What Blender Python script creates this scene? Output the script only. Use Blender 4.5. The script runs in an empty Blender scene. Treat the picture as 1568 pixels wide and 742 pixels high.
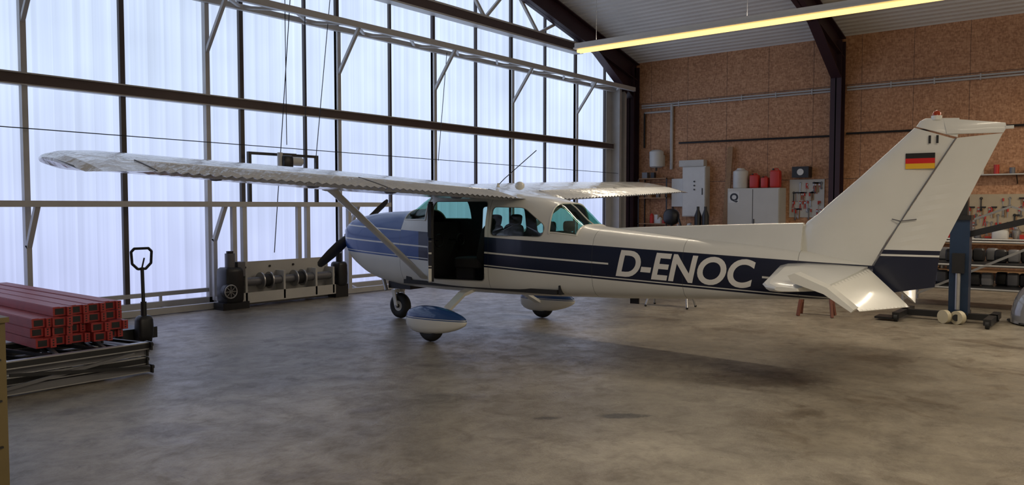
import bpy, bmesh, math, random
import numpy as np
from mathutils import Vector, Matrix
random.seed(7)
sc=bpy.context.scene
COL=sc.collection

# ------------------------------------------------------------------ materials
def newmat(name):
    m=bpy.data.materials.new(name); m.use_nodes=True
    nt=m.node_tree; return m,nt,nt.nodes["Principled BSDF"]
def mat(name,col,rough=.5,metal=0.,noise=0.,scale=8.,coat=0.,bump=0.,dist=.02):
    m,nt,p=newmat(name)
    p.inputs["Base Color"].default_value=(*col,1); p.inputs["Roughness"].default_value=rough
    p.inputs["Metallic"].default_value=metal
    if coat: p.inputs["Coat Weight"].default_value=coat; p.inputs["Coat Roughness"].default_value=.08
    if noise or bump:
        tc=nt.nodes.new("ShaderNodeTexCoord"); n=nt.nodes.new("ShaderNodeTexNoise")
        n.inputs["Scale"].default_value=scale; n.inputs["Detail"].default_value=6
        nt.links.new(tc.outputs["Object"],n.inputs["Vector"])
        if noise:
            mx=nt.nodes.new("ShaderNodeMix"); mx.data_type='RGBA'
            mx.inputs[6].default_value=(*[c*(1-noise) for c in col],1)
            mx.inputs[7].default_value=(*[min(1,c*(1+noise)) for c in col],1)
            nt.links.new(n.outputs["Fac"],mx.inputs[0]); nt.links.new(mx.outputs[2],p.inputs["Base Color"])
        if bump:
            b=nt.nodes.new("ShaderNodeBump"); b.inputs["Strength"].default_value=bump; b.inputs["Distance"].default_value=dist
            nt.links.new(n.outputs["Fac"],b.inputs["Height"]); nt.links.new(b.outputs[0],p.inputs["Normal"])
            if coat: nt.links.new(b.outputs[0],p.inputs["Coat Normal"])
    return m
def emis(name,col,s):
    m=bpy.data.materials.new(name); m.use_nodes=True; nt=m.node_tree; nt.nodes.clear()
    e=nt.nodes.new("ShaderNodeEmission"); e.inputs[0].default_value=(*col,1); e.inputs[1].default_value=s
    o=nt.nodes.new("ShaderNodeOutputMaterial"); nt.links.new(e.outputs[0],o.inputs[0]); return m

CREAM=(.72,.72,.68)
M_white=mat("aircraft_white_paint",CREAM,.28,0,.06,3,coat=.4)
M_wing=mat("wing_white_paint",(.62,.62,.61),.16,0,.14,4.0,coat=.6,bump=.9,dist=.035)
M_blue=mat("aircraft_blue_paint",(.012,.035,.13),.25,0,.1,4,coat=.4)
M_dark=mat("black_rubber",(.012,.012,.013),.7,0,.2,20)
M_black=mat("black_metal",(.018,.018,.02),.4,.2,.2,10)
M_int=mat("cabin_interior_grey",(.026,.026,.029),.8,0,.2,12)
M_seat=mat("seat_black_fabric",(.012,.012,.014),.75,0,.2,30)
M_steel=mat("galvanised_steel",(.42,.42,.42),.35,.8,.15,9)
M_wsteel=mat("white_painted_steel",(.48,.475,.47),.5,.0,.15,4)
M_mull=mat("dark_mullion_steel",(.07,.06,.06),.5,.2,.2,4)
M_brown=mat("brown_painted_steel",(.085,.058,.055),.5,.1,.2,4)
M_purple=mat("oxblood_painted_steel",(.036,.014,.022),.5,.1,.2,3)
M_red=mat("red_rack_paint",(.34,.032,.03),.45,0,.3,8)
M_redc=mat("red_plastic",(.5,.03,.02),.4)
M_wplast=mat("white_plastic",(.6,.6,.58),.4,0,.08,6)
M_cab=mat("cabinet_grey_white",(.52,.51,.48),.5,0,.08,3)
M_wood=mat("plain_wood",(.30,.17,.08),.6,0,.3,14)
M_gold=mat("ochre_cabinet_paint",(.13,.095,.035),.55,0,.2,5)
M_bluel=mat("dark_blue_machine_paint",(.012,.03,.07),.4,.1,.2,6)
M_flagk=mat("flag_black",(.01,.01,.01),.4); M_flagr=mat("flag_red",(.6,.01,.01),.4); M_flagg=mat("flag_gold",(.8,.45,.02),.4)
M_text=mat("letter_white",(.76,.75,.72),.35)
M_beacon=mat("beacon_red_lens",(.35,.04,.01),.15)
M_tube=emis("warm_fluorescent_tube",(1,.62,.20),2.2)
M_grey=mat("grey_metal_paint",(.16,.16,.17),.45,.3,.2,6)
M_seal=mat("grey_window_seal",(.25,.25,.24),.5)
M_beige=mat("beige_plastic",(.45,.40,.28),.5)
M_clear=mat("smoked_acrylic",(.22,.22,.23),.12,0,.1,4,coat=.6)

def glassmat(name,tint,gl=.12):
    m=bpy.data.materials.new(name); m.use_nodes=True; nt=m.node_tree; nt.nodes.clear()
    t=nt.nodes.new("ShaderNodeBsdfTransparent"); t.inputs[0].default_value=(*tint,1)
    g=nt.nodes.new("ShaderNodeBsdfGlossy"); g.inputs["Roughness"].default_value=.05
    x=nt.nodes.new("ShaderNodeMixShader"); x.inputs[0].default_value=gl
    o=nt.nodes.new("ShaderNodeOutputMaterial")
    nt.links.new(t.outputs[0],x.inputs[1]); nt.links.new(g.outputs[0],x.inputs[2]); nt.links.new(x.outputs[0],o.inputs[0]); return m
M_glass=glassmat("tinted_acrylic_window",(.48,.70,.63),.08)

# ------------------------------------------------------------------ mesh builder
class MB:
    def __init__(s): s.v=[];s.f=[];s.m=[]
    def add(s,vs,fs,mi=0):
        o=len(s.v); s.v+= [tuple(v) for v in vs]
        for f in fs: s.f.append([i+o for i in f]); s.m.append(mi)
    def box(s,lo,hi,mi=0):
        x0,y0,z0=lo;x1,y1,z1=hi
        s.add([(x0,y0,z0),(x1,y0,z0),(x1,y1,z0),(x0,y1,z0),(x0,y0,z1),(x1,y0,z1),(x1,y1,z1),(x0,y1,z1)],
              [(0,3,2,1),(4,5,6,7),(0,1,5,4),(1,2,6,5),(2,3,7,6),(3,0,4,7)],mi)
    def beam(s,p0,p1,w,h,mi=0,up=(0,0,1)):
        p0=Vector(p0);p1=Vector(p1);d=(p1-p0).normalized();u=Vector(up)
        if abs(d.dot(u))>.98: u=Vector((0,1,0))
        r=d.cross(u).normalized();u=r.cross(d).normalized()
        vs=[]
        for p in (p0,p1):
            for a,b in ((-1,-1),(1,-1),(1,1),(-1,1)): vs.append(p+r*(a*w/2)+u*(b*h/2))
        s.add(vs,[(3,2,1,0),(4,5,6,7),(0,1,5,4),(1,2,6,5),(2,3,7,6),(3,0,4,7)],mi)
    def ibeam(s,p0,p1,w,h,mi=0,t=.03):
        p0=Vector(p0);p1=Vector(p1);d=(p1-p0).normalized();u=Vector((0,0,1))
        if abs(d.dot(u))>.98: u=Vector((1,0,0))
        r=d.cross(u).normalized();u=r.cross(d).normalized()
        s.beam(p0,p1,t,h,mi,u)
        for k in (-1,1): s.beam(p0+u*k*(h/2-t/2),p1+u*k*(h/2-t/2),w,t,mi,u)
    def cyl(s,p0,p1,r0,r1=None,n=20,mi=0,prof=None):
        p0=Vector(p0);p1=Vector(p1);r1=r0 if r1 is None else r1
        d=p1-p0;q=d.to_track_quat('Z','Y')
        prof=prof or [(0,r0),(1,r1)]
        vs=[];fs=[]
        for t,r in prof:
            for i in range(n):
                a=2*math.pi*i/n; vs.append(p0+d*t+q@Vector((r*math.cos(a),r*math.sin(a),0)))
        for k in range(len(prof)-1):
            for i in range(n):
                j=(i+1)%n; fs.append((k*n+i,k*n+j,(k+1)*n+j,(k+1)*n+i))
        fs.append(tuple(range(n))[::-1]); fs.append(tuple((len(prof)-1)*n+i for i in range(n)))
        s.add(vs,fs,mi)
    def torus(s,c,axis,R,r,n=28,k=12,mi=0):
        c=Vector(c);q=Vector(axis).to_track_quat('Z','Y');vs=[];fs=[]
        for i in range(n):
            a=2*math.pi*i/n
            for j in range(k):
                b=2*math.pi*j/k; rr=R+r*math.cos(b)
                vs.append(c+q@Vector((rr*math.cos(a),rr*math.sin(a),r*math.sin(b))))
        for i in range(n):
            for j in range(k):
                fs.append((i*k+j,((i+1)%n)*k+j,((i+1)%n)*k+(j+1)%k,i*k+(j+1)%k))
        s.add(vs,fs,mi)
    def sup(s,c,r,e=.4,mi=0,n=20,rot=None,fn=None):
        vs=[];fs=[];c=Vector(c)
        def pw(x): return math.copysign(abs(x)**e,x)
        for i in range(n//2+1):
            th=-math.pi/2+math.pi*i/(n//2)
            for j in range(n):
                ph=2*math.pi*j/n
                v=Vector((r[0]*pw(math.cos(th))*pw(math.cos(ph)),r[1]*pw(math.cos(th))*pw(math.sin(ph)),r[2]*pw(math.sin(th))))
                if fn: v=fn(v)
                if rot: v=rot@v
                vs.append(c+v)
        for i in range(n//2):
            for j in range(n):
                fs.append((i*n+j,i*n+(j+1)%n,(i+1)*n+(j+1)%n,(i+1)*n+j))
        s.add(vs,fs,mi)
    def tube(s,pts,r,n=8,mi=0):
        for a,b in zip(pts[:-1],pts[1:]): s.cyl(a,b,r,n=n,mi=mi)
        for p in pts[1:-1]: s.sup(p,(r,r,r),1,mi,8)
    def prism(s,poly,x0,x1,mi=0):
        n=len(poly);vs=[(x0,y,z) for y,z in poly]+[(x1,y,z) for y,z in poly]
        s.add(vs,[tuple(range(n)),tuple(range(2*n-1,n-1,-1))]+[(i,i+n,(i+1)%n+n,(i+1)%n) for i in range(n)],mi)
    def build(s,name,mats,parent=None,smooth=False,ang=35,loc=None,rotz=0):
        me=bpy.data.meshes.new(name); me.from_pydata(s.v,[],s.f)
        for m in (mats if isinstance(mats,(list,tuple)) else [mats]): me.materials.append(m)
        me.polygons.foreach_set("material_index",s.m)
        bm=bmesh.new();bm.from_mesh(me);bmesh.ops.remove_doubles(bm,verts=bm.verts,dist=1e-6)
        bmesh.ops.recalc_face_normals(bm,faces=bm.faces);bm.to_mesh(me);bm.free()
        if smooth:
            me.shade_smooth(); me.set_sharp_from_angle(angle=math.radians(ang))
        ob=bpy.data.objects.new(name,me); COL.objects.link(ob)
        if parent: ob.parent=parent
        if loc: ob.location=loc
        ob.rotation_euler[2]=rotz
        return ob
def empty(name,loc=(0,0,0),rz=0):
    e=bpy.data.objects.new(name,None);COL.objects.link(e);e.location=loc;e.rotation_euler[2]=rz;e.empty_display_size=.2;return e
def textmesh(body,offset=0.,shear=0.):
    cu=bpy.data.curves.new("t",'FONT');cu.body=body;cu.offset=offset;cu.shear=shear;cu.resolution_u=6
    ob=bpy.data.objects.new("t",cu);COL.objects.link(ob);dg=bpy.context.evaluated_depsgraph_get()
    me=bpy.data.meshes.new_from_object(ob.evaluated_get(dg));bpy.data.objects.remove(ob)
    return me
def apply_mods(ob):
    dg=bpy.context.evaluated_depsgraph_get();dg.update()
    me=bpy.data.meshes.new_from_object(ob.evaluated_get(dg));ob.modifiers.clear();ob.data=me

# ------------------------------------------------------------------ room constants
XR,XL,YD,YB=22.0,-6.0,12.9,-8.0
RIDX=8.0;EZ=6.3;SL=.245
def roofz(x): return EZ+SL*(XR-x) if x>=RIDX else EZ+SL*(XR-RIDX)-SL*(RIDX-x)

# floor
m,nt,p=newmat("concrete_floor")
N=nt.nodes;Lk=nt.links
tc=N.new("ShaderNodeTexCoord")
def noise(sc_,det,rough=.6,dist=0.):
    n=N.new("ShaderNodeTexNoise");n.inputs["Scale"].default_value=sc_;n.inputs["Detail"].default_value=det;n.inputs["Roughness"].default_value=rough;n.inputs["Distortion"].default_value=dist
    Lk.new(tc.outputs["Object"],n.inputs["Vector"]);return n
def ramp(src,stops):
    r=N.new("ShaderNodeValToRGB");e=r.color_ramp.elements
    e[0].position,e[0].color=stops[0][0],(*stops[0][1],1);e[1].position,e[1].color=stops[-1][0],(*stops[-1][1],1)
    for pos,c in stops[1:-1]: x=e.new(pos);x.color=(*c,1)
    Lk.new(src,r.inputs[0]);return r.outputs[0]
def mul(a,b_):
    x=N.new("ShaderNodeMix");x.data_type='RGBA';x.blend_type='MULTIPLY';x.inputs[0].default_value=1
    Lk.new(a,x.inputs[6]);Lk.new(b_,x.inputs[7]);return x.outputs[2]
def vm(op,a,b_):
    v=N.new("ShaderNodeVectorMath");v.operation=op
    for k,q in enumerate((a,b_)):
        if isinstance(q,tuple): v.inputs[k].default_value=q
        else: Lk.new(q,v.inputs[k])
    return v
n1=noise(.5,10,.68,.3);n2=noise(3.5,10,.75,.4);n3=noise(1.1,7,.6,.9);n4=noise(55,5,.6);n5=noise(9,6,.7,1.2);n6=noise(1.9,9,.72,.2)
base=ramp(n1.outputs["Fac"],[(.32,(.17,.147,.112)),(.5,(.245,.214,.166)),(.68,(.37,.33,.262))])
c2=ramp(n2.outputs["Fac"],[(.33,(.62,.61,.60)),(.5,(.93,.925,.92)),(.66,(1.14,1.14,1.13))])
c3=ramp(n3.outputs["Fac"],[(.58,(1,1,1)),(.63,(.80,.77,.74)),(.74,(.58,.54,.51))])
c4=ramp(n6.outputs["Fac"],[(.36,(.74,.72,.70)),(.46,(1,1,1)),(1,(1,1,1))])
c5=ramp(n5.outputs["Fac"],[(.29,(.55,.52,.50)),(.36,(1,1,1)),(.70,(1,1,1)),(.78,(1.25,1.25,1.22))])
vc=N.new("ShaderNodeTexVoronoi");vc.feature='DISTANCE_TO_EDGE';vc.inputs["Scale"].default_value=.33
mp=N.new("ShaderNodeVectorMath");mp.operation='MULTIPLY_ADD';mp.inputs[1].default_value=(1.4,1.4,1.4)
Lk.new(n2.outputs["Color"],mp.inputs[0]);Lk.new(tc.outputs["Object"],mp.inputs[2]);Lk.new(mp.outputs[0],vc.inputs["Vector"])
c6=ramp(vc.outputs["Distance"],[(0,(.70,.68,.66)),(.005,(1,1,1)),(1,(1,1,1))])
col=mul(mul(mul(mul(mul(base,c2),c3),c4),c5),c6)
# oil stains on the concrete (centre, half sizes, darkness)
for (sx_,sy_,rx_,ry_,dk) in ((5.6,3.3,.22,.09,.22),(5.15,3.75,.13,.05,.40),(7.8,2.9,.7,.48,.58),(3.0,5.9,.36,.24,.70),(6.1,8.0,.55,.35,.72),(2.0,5.0,.18,.07,.38),(9.6,2.2,.4,.3,.66),(4.4,6.6,.3,.5,.8)):
    d=vm('SUBTRACT',tc.outputs["Object"],(sx_,sy_,0)).outputs[0]
    u=vm('DOT_PRODUCT',d,(.66/rx_,-.75/rx_,0)).outputs["Value"];v=vm('DOT_PRODUCT',d,(.75/ry_,.66/ry_,0)).outputs["Value"]
    cb=N.new("ShaderNodeCombineXYZ");Lk.new(u,cb.inputs[0]);Lk.new(v,cb.inputs[1])
    ln=vm('LENGTH',cb.outputs[0],(0,0,0)).outputs["Value"]
    a_=N.new("ShaderNodeMath");a_.operation='MULTIPLY_ADD';a_.inputs[1].default_value=1.4;Lk.new(n5.outputs["Fac"],a_.inputs[0]);Lk.new(ln,a_.inputs[2])
    hf=N.new("ShaderNodeMath");hf.operation='MULTIPLY';hf.inputs[1].default_value=.4;Lk.new(a_.outputs[0],hf.inputs[0])
    col=mul(col,ramp(hf.outputs[0],[(.54,(dk,dk*.96,dk*.92)),(.70,(1,1,1))]))
Lk.new(col,p.inputs["Base Color"])
rr=N.new("ShaderNodeMapRange");rr.inputs[1].default_value=.3;rr.inputs[2].default_value=.7;rr.inputs[3].default_value=.52;rr.inputs[4].default_value=.24
Lk.new(n2.outputs["Fac"],rr.inputs[0]);Lk.new(rr.outputs[0],p.inputs["Roughness"])
bp=N.new("ShaderNodeBump");bp.inputs["Strength"].default_value=.3;bp.inputs["Distance"].default_value=.012
ad=N.new("ShaderNodeMath");ad.operation='ADD';Lk.new(n2.outputs["Fac"],ad.inputs[0]);Lk.new(n4.outputs["Fac"],ad.inputs[1])
Lk.new(ad.outputs[0],bp.inputs["Height"]);Lk.new(bp.outputs[0],p.inputs["Normal"])
M_floor=m
b=MB();b.box((XL,YB,-.2),(XR,YD+.1,0));b.build("floor",M_floor)

# OSB
m,nt,p=newmat("osb_board");N=nt.nodes;Lk=nt.links
tc=N.new("ShaderNodeTexCoord")
def vor(scale,mapping):
    vo=N.new("ShaderNodeTexVoronoi");vo.inputs["Scale"].default_value=scale
    mp=N.new("ShaderNodeMapping");mp.inputs["Scale"].default_value=mapping
    Lk.new(tc.outputs["Object"],mp.inputs[0]);Lk.new(mp.outputs[0],vo.inputs["Vector"])
    s_=N.new("ShaderNodeSeparateColor");Lk.new(vo.outputs["Color"],s_.inputs[0]);return s_.outputs[0]
v1=vor(13,(1,1,2.2));v2=vor(16,(1,2.4,1))
nn=noise(.4,5,.6)
mz=N.new("ShaderNodeMath");mz.operation='MULTIPLY_ADD';mz.inputs[1].default_value=.28
my=N.new("ShaderNodeMath");my.operation='MULTIPLY_ADD';my.inputs[1].default_value=.28
mm=N.new("ShaderNodeMath");mm.operation='MULTIPLY';mm.inputs[1].default_value=.52
Lk.new(nn.outputs["Fac"],mm.inputs[0]);Lk.new(v1,mz.inputs[0]);Lk.new(mm.outputs[0],mz.inputs[2]);Lk.new(v2,my.inputs[0]);Lk.new(mz.outputs[0],my.inputs[2])
Lk.new(ramp(my.outputs[0],[(.18,(.27,.12,.055)),(.5,(.45,.225,.112)),(.85,(.64,.36,.20))]),p.inputs["Base Color"]);p.inputs["Roughness"].default_value=.65
M_osb=m
b=MB();b.box((XR,YB,0),(XR+.2,YD+.1,EZ+.1));b.build("wall_right",M_osb)
b=MB()
for z in (2.5,5.0): b.box((XR-.004,YB,z-.006),(XR,YD,z+.006))
for i in range(16): 
    y=YD-.9-1.25*i
    b.box((XR-.004,y-.003,0),(XR,y+.003,EZ))
b.build("trim_1",M_brown)
M_wall=mat("plaster_wall",(.45,.44,.42),.8,0,.1,1)
b=MB();b.prism([(YB,0),(YD,0),(YD,EZ),(YB,EZ)],XL-.2,XL);b.build("wall_left",M_wall)
b=MB();b.add([(XL,YB,0),(XR,YB,0),(XR,YB,EZ),(RIDX,YB,roofz(RIDX)),(XL,YB,EZ),(XL,YB-.2,0),(XR,YB-.2,0),(XR,YB-.2,EZ),(RIDX,YB-.2,roofz(RIDX)),(XL,YB-.2,EZ)],
  [(0,1,2,3,4),(9,8,7,6,5),(0,5,6,1),(1,6,7,2),(2,7,8,3),(3,8,9,4),(4,9,5,0)]);b.build("wall_back",M_wall)
# ceiling: corrugated sheet
M_roof=mat("corrugated_sheet",(.64,.62,.59),.4,.0,.1,1)
x=XL
prof=[(0,0),(.09,0),(.12,.035),(.17,.035),(.20,0)]
xs=[]
while x<XR:
    for dx,dz in prof[:-1]:
        xx=min(x+dx,XR);xs.append((xx,roofz(xx)+dz))
    x+=.20
xs.append((XR,roofz(XR)))
b=MB()
vs=[(x,YB,z) for x,z in xs]+[(x,YD+.1,z) for x,z in xs];n=len(xs)
b.add(vs,[(i,i+1,i+1+n,i+n) for i in range(n-1)]);b.build("ceiling",M_roof)

# steel portal frames
for Yf in (12.55,6.3,0.0,-6.2):
    b=MB()
    for sgn,xw in ((1,XR),(-1,XL)):
        xc=xw-sgn*.2
        b.ibeam((xc,Yf,0),(xc,Yf,EZ-.15),.28,.36,0)
        ridge=Vector((RIDX,Yf,roofz(RIDX)-.30)); ev=Vector((xw-sgn*.05,Yf,EZ-.31))
        b.ibeam(ev,ridge,.26,.55,0)
        hx=xw-sgn*2.4
        b.add([(xc-sgn*.1,Yf-.02,EZ-.5),(xc-sgn*.1,Yf-.02,EZ-1.15),(hx,Yf-.02,roofz(hx)-.55),(xc-sgn*.1,Yf+.02,EZ-.5),(xc-sgn*.1,Yf+.02,EZ-1.15),(hx,Yf+.02,roofz(hx)-.55)],
              [(0,1,2),(5,4,3),(0,3,4,1),(1,4,5,2),(2,5,3,0)])
        b.beam((xc-sgn*.1,Yf,EZ-1.17),(hx,Yf,roofz(hx)-.57),.26,.03)
    b.build("steel_portal_frame",M_purple)

# ------------------------------------------------------------------ hangar door (translucent wall)
m=bpy.data.materials.new("polycarbonate_daylight_glow");m.use_nodes=True;nt=m.node_tree;nt.nodes.clear();N=nt.nodes;Lk=nt.links
tc=N.new("ShaderNodeTexCoord");mp=N.new("ShaderNodeMapping");mp.inputs["Scale"].default_value=(9,1,.06);Lk.new(tc.outputs["Object"],mp.inputs[0])
n1=N.new("ShaderNodeTexNoise");n1.inputs["Scale"].default_value=1;n1.inputs["Detail"].default_value=5;Lk.new(mp.outputs[0],n1.inputs["Vector"])
n2=N.new("ShaderNodeTexNoise");n2.inputs["Scale"].default_value=.35;n2.inputs["Detail"].default_value=3;Lk.new(tc.outputs["Object"],n2.inputs["Vector"])
wv=N.new("ShaderNodeTexWave");wv.bands_direction='X';wv.inputs["Scale"].default_value=1.08;wv.wave_profile='SAW';Lk.new(tc.outputs["Object"],wv.inputs["Vector"])
sx=N.new("ShaderNodeSeparateXYZ");Lk.new(tc.outputs["Object"],sx.inputs[0])
gz=N.new("ShaderNodeMapRange");gz.inputs[1].default_value=0;gz.inputs[2].default_value=4;gz.inputs[3].default_value=0;gz.inputs[4].default_value=1;Lk.new(sx.outputs[2],gz.inputs[0])
c=N.new("ShaderNodeMix");c.data_type='RGBA';c.inputs[6].default_value=(.55,.60,.92,1);c.inputs[7].default_value=(.71,.84,1.10,1);Lk.new(gz.outputs[0],c.inputs[0])  # daylight gradient painted into the glow: lavender low, brighter blue high
def mrn(src,lo,hi,a,b_):
    a1=N.new("ShaderNodeMapRange");a1.inputs[1].default_value=lo;a1.inputs[2].default_value=hi;a1.inputs[3].default_value=a;a1.inputs[4].default_value=b_;Lk.new(src,a1.inputs[0]);return a1.outputs[0]
a1=mrn(n1.outputs["Fac"],.3,.7,.88,1.08);a2=mrn(n2.outputs["Fac"],.3,.7,.88,1.12);a3=mrn(wv.outputs["Fac"],0,1,.92,1.03)
q=N.new("ShaderNodeMath");q.operation='MULTIPLY';Lk.new(a1,q.inputs[0]);Lk.new(a2,q.inputs[1])
q2=N.new("ShaderNodeMath");q2.operation='MULTIPLY';Lk.new(q.outputs[0],q2.inputs[0]);Lk.new(a3,q2.inputs[1])
e=N.new("ShaderNodeEmission");Lk.new(c.outputs[2],e.inputs[0]);Lk.new(q2.outputs[0],e.inputs[1])  # panels emit by themselves in place of daylight shining through
o=N.new("ShaderNodeOutputMaterial");Lk.new(e.outputs[0],o.inputs[0])
M_poly=m
door=empty("door_1",(0,0,0))
posts=[XL+.0,-4.3,-2.8,-1.35,.1,1.55,3.0,4.5,5.95,7.4,8.1,9.5,10.3,11.75,13.1,14.6,16.0,17.5,19.0,20.6,XR]
b=MB()
for x0,x1 in zip(posts[:-1],posts[1:]):
    b.add([(x0,YD,0),(x1,YD,0),(x1,YD,roofz(x1)+.05),(x0,YD,roofz(x0)+.05)],[(0,1,2,3)])
b.add([(RIDX-.6,YD+.001,roofz(RIDX)-.3),(RIDX+.6,YD+.001,roofz(RIDX)-.3),(RIDX,YD+.001,roofz(RIDX)+.05)],[(0,1,2)])
b.build("translucent_panels",M_poly,door)
b=MB()
for i,x in enumerate(posts[1:-1]):
    w=.08 if i%2 else .05
    b.box((x-w/2,YD-.08,0),(x+w/2,YD-.01,roofz(x)-.05))
z,h=3.62,.15
b.box((XL,YD-.14,z-h/2),(XR-.5,YD-.02,z+h/2),1)
b.box((XL,YD-.17,z+h/2),(XR-.5,YD-.02,z+h/2+.02),2)
b.box((XL,YD-.17,z-h/2-.02),(XR-.5,YD-.02,z-h/2),2)
b.box((2,YD-.3,6.2),(19.0,YD-.05,6.4),1);b.box((2,YD-.32,6.4),(19.0,YD-.05,6.44),2);b.box((2,YD-.32,6.16),(19.0,YD-.05,6.2),2)
for z in (7.6,8.6):
    b.box((RIDX-(roofz(RIDX)-z)/SL+.3,YD-.15,z),(RIDX+(roofz(RIDX)-z)/SL-.3,YD-.02,z+.12),1)
for i in range(6):
    x=6+2.2*i
    if roofz(x+1.1)>6.9: b.beam((x,YD-.18,6.42),(x+1.1,YD-.18,min(roofz(x+1.1)-.3,7.6)),.07,.07,2);b.beam((x+1.1,YD-.18,min(roofz(x+1.1)-.3,7.6)),(x+2.2,YD-.18,6.42),.07,.07,2)
ya,yb=YD-.16,YD-.75
b.beam((XL,ya,5.35),(21.2,ya,5.35),.09,.10,2);b.beam((XL,yb,5.35),(21.2,yb,5.35),.09,.12,2)
x=-5.0
while x<20.6:
    b.beam((x,ya,5.35),(x+.72,yb,5.35),.05,.05,2);b.beam((x+.72,yb,5.35),(x+1.45,ya,5.35),.05,.05,2);x+=1.45
for x in (1.55,4.5,7.4,10.3,13.1,16.0,19.0):
    b.beam((x,YD-.1,4.45),(x,yb,5.3),.06,.06,2)
    b.box((x-.04,YD-.13,0),(x+.04,YD-.02,5.4),2)
for y,z in ((YD-.08,.1),(YD-.62,.06)): b.box((XL,y-.05,z-.05),(XR-.6,y+.05,z+.05),2)
b.box((XL,YD-.1,.24),(XR-.6,YD-.03,.31),2)
x=-5.5
while x<20: b.beam((x,YD-.1,.05),(x,YD-.6,.05),.05,.04,2);b.box((x-.02,YD-.09,.1),(x+.02,YD-.05,.3),2);x+=1.0
b.build("door_steelwork",[M_mull,M_brown,M_wsteel],door)
b=MB();z=1.79;y=YD-.62
b.box((1.0,y-.05,z-.045),(11.2,y+.05,z+.045));b.box((1.0,YD-.16,z-.04),(11.2,YD-.02,z+.04))
for x in (1.55,4.45,7.4,10.35):
    b.beam((x,y,1.78),(x,YD-.25,1.15),.07,.07);b.beam((x,YD-.25,1.18),(x,YD-.25,.1),.07,.07);b.beam((x,YD-.25,.15),(x,y,.05),.06,.06)
for x in (7.55,7.75,8.9,9.1,10.1): b.box((x-.04,y-.04,.08),(x+.04,y+.04,z-.04))
b.build("cranked_support_frame",M_wsteel,door)
b=MB()
for (p0,p1) in (((XL,YD-.3,2.95),(21,YD-.3,2.78)),((8.75,YD-.5,6),(8.75,YD-.5,2.9)),((8.9,YD-.5,6),(8.45,YD-.5,.9)),((9.2,YD-.5,6.2),(9.15,YD-.5,.9)),((9.9,YD-.4,6.1),(9.4,YD-.5,2.6)),((13.2,YD-.4,5.3),(12.9,YD-.4,2.8))):
    b.cyl(p0,p1,.008,n=6)
b.build("steel_cables",M_black,door)
b=MB();b.box((21.0,YD-.35,0),(21.12,YD-.02,5.6));b.box((21.3,YD-.35,0),(21.42,YD-.02,5.6));b.box((20.7,YD-.05,0),(21.6,YD-.03,5.6));b.build("trim_2",M_wsteel)

b=MB();z=2.72;y=YD-.35
b.box((8.05,y-.025,z-.025),(9.55,y+.025,z+.025),0);b.box((8.02,y-.03,1.8),(8.08,y+.03,z+.025),0);b.box((9.5,y-.03,1.8),(9.56,y+.03,z+.025),0)
b.sup((8.72,y-.15,2.58),(.11,.12,.12),.35,0,16);b.cyl((8.82,y-.15,2.6),(9.06,y-.15,2.6),.085,n=18,mi=1);b.cyl((8.6,y-.15,2.45),(8.6,y-.15,2.75),.05,n=12,mi=1)
b.box((8.7,y-.1,2.65),(9.0,y,2.75),0)
b.build("hoist_motor_bar",[M_black,M_wplast],door,smooth=True)

# winch drum unit
b=MB();y0,y1=11.95,12.19
b.box((7.5,y1,.16),(9.50,y1+.03,.78),0);b.box((7.45,y0,.08),(9.5,y1+.03,.16),0);b.box((7.5,y0,.16),(9.5,y0+.02,.26),0)
for x in (7.58,8.35,9.05,9.45): b.box((x-.02,y0,.1),(x+.02,y1,.60),0)
b.cyl((7.55,y0+.1,.44),(9.5,y0+.1,.44),.075,n=18,mi=1)
for x in (7.92,8.10,8.62,8.80): b.cyl((x-.012,y0+.1,.44),(x+.012,y0+.1,.44),.15,n=24,mi=2)
b.cyl((7.93,y0+.1,.44),(8.09,y0+.1,.44),.11,n=20,mi=4);b.cyl((8.63,y0+.1,.44),(8.79,y0+.1,.44),.11,n=20,mi=4)
for x in (7.7,8.2,8.7,9.3): b.cyl((x,y1-.02,.68),(x,y1+.0,.68),.02,n=10,mi=3)
b.sup((7.33,y0+.1,.40),(.18,.17,.32),.3,3,16);b.cyl((7.2,y0-.12,.32),(7.2,y0-.02,.32),.13,n=22,mi=3)
b.torus((7.2,y0-.13,.32),(0,1,0),.11,.012,mi=2)
for k in range(8):
    a=k*math.pi/4;b.beam((7.2,y0-.13,.32),(7.2+.11*math.cos(a),y0-.13,.32+.11*math.sin(a)),.010,.010,2)
b.cyl((7.33,y0+.1,.70),(7.33,y0+.1,.95),.085,n=18,mi=1);b.cyl((7.33,y0+.1,.95),(7.33,y0+.1,.99),.06,n=18,mi=3)
b.box((7.42,y0,.55),(7.56,y0+.18,.80),1)
b.sup((9.66,y0+.1,.45),(.12,.14,.24),.35,3,16);b.cyl((9.66,y0+.1,.68),(9.66,y0+.1,.85),.06,n=14,mi=3)
b.box((7.1,y0-.05,0),(7.6,y1,.12),3);b.box((9.5,y0,0),(9.8,y1,.25),3)
b.build("winch_drum_unit",[M_cab,M_grey,M_steel,M_black,M_dark],smooth=True)

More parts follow.
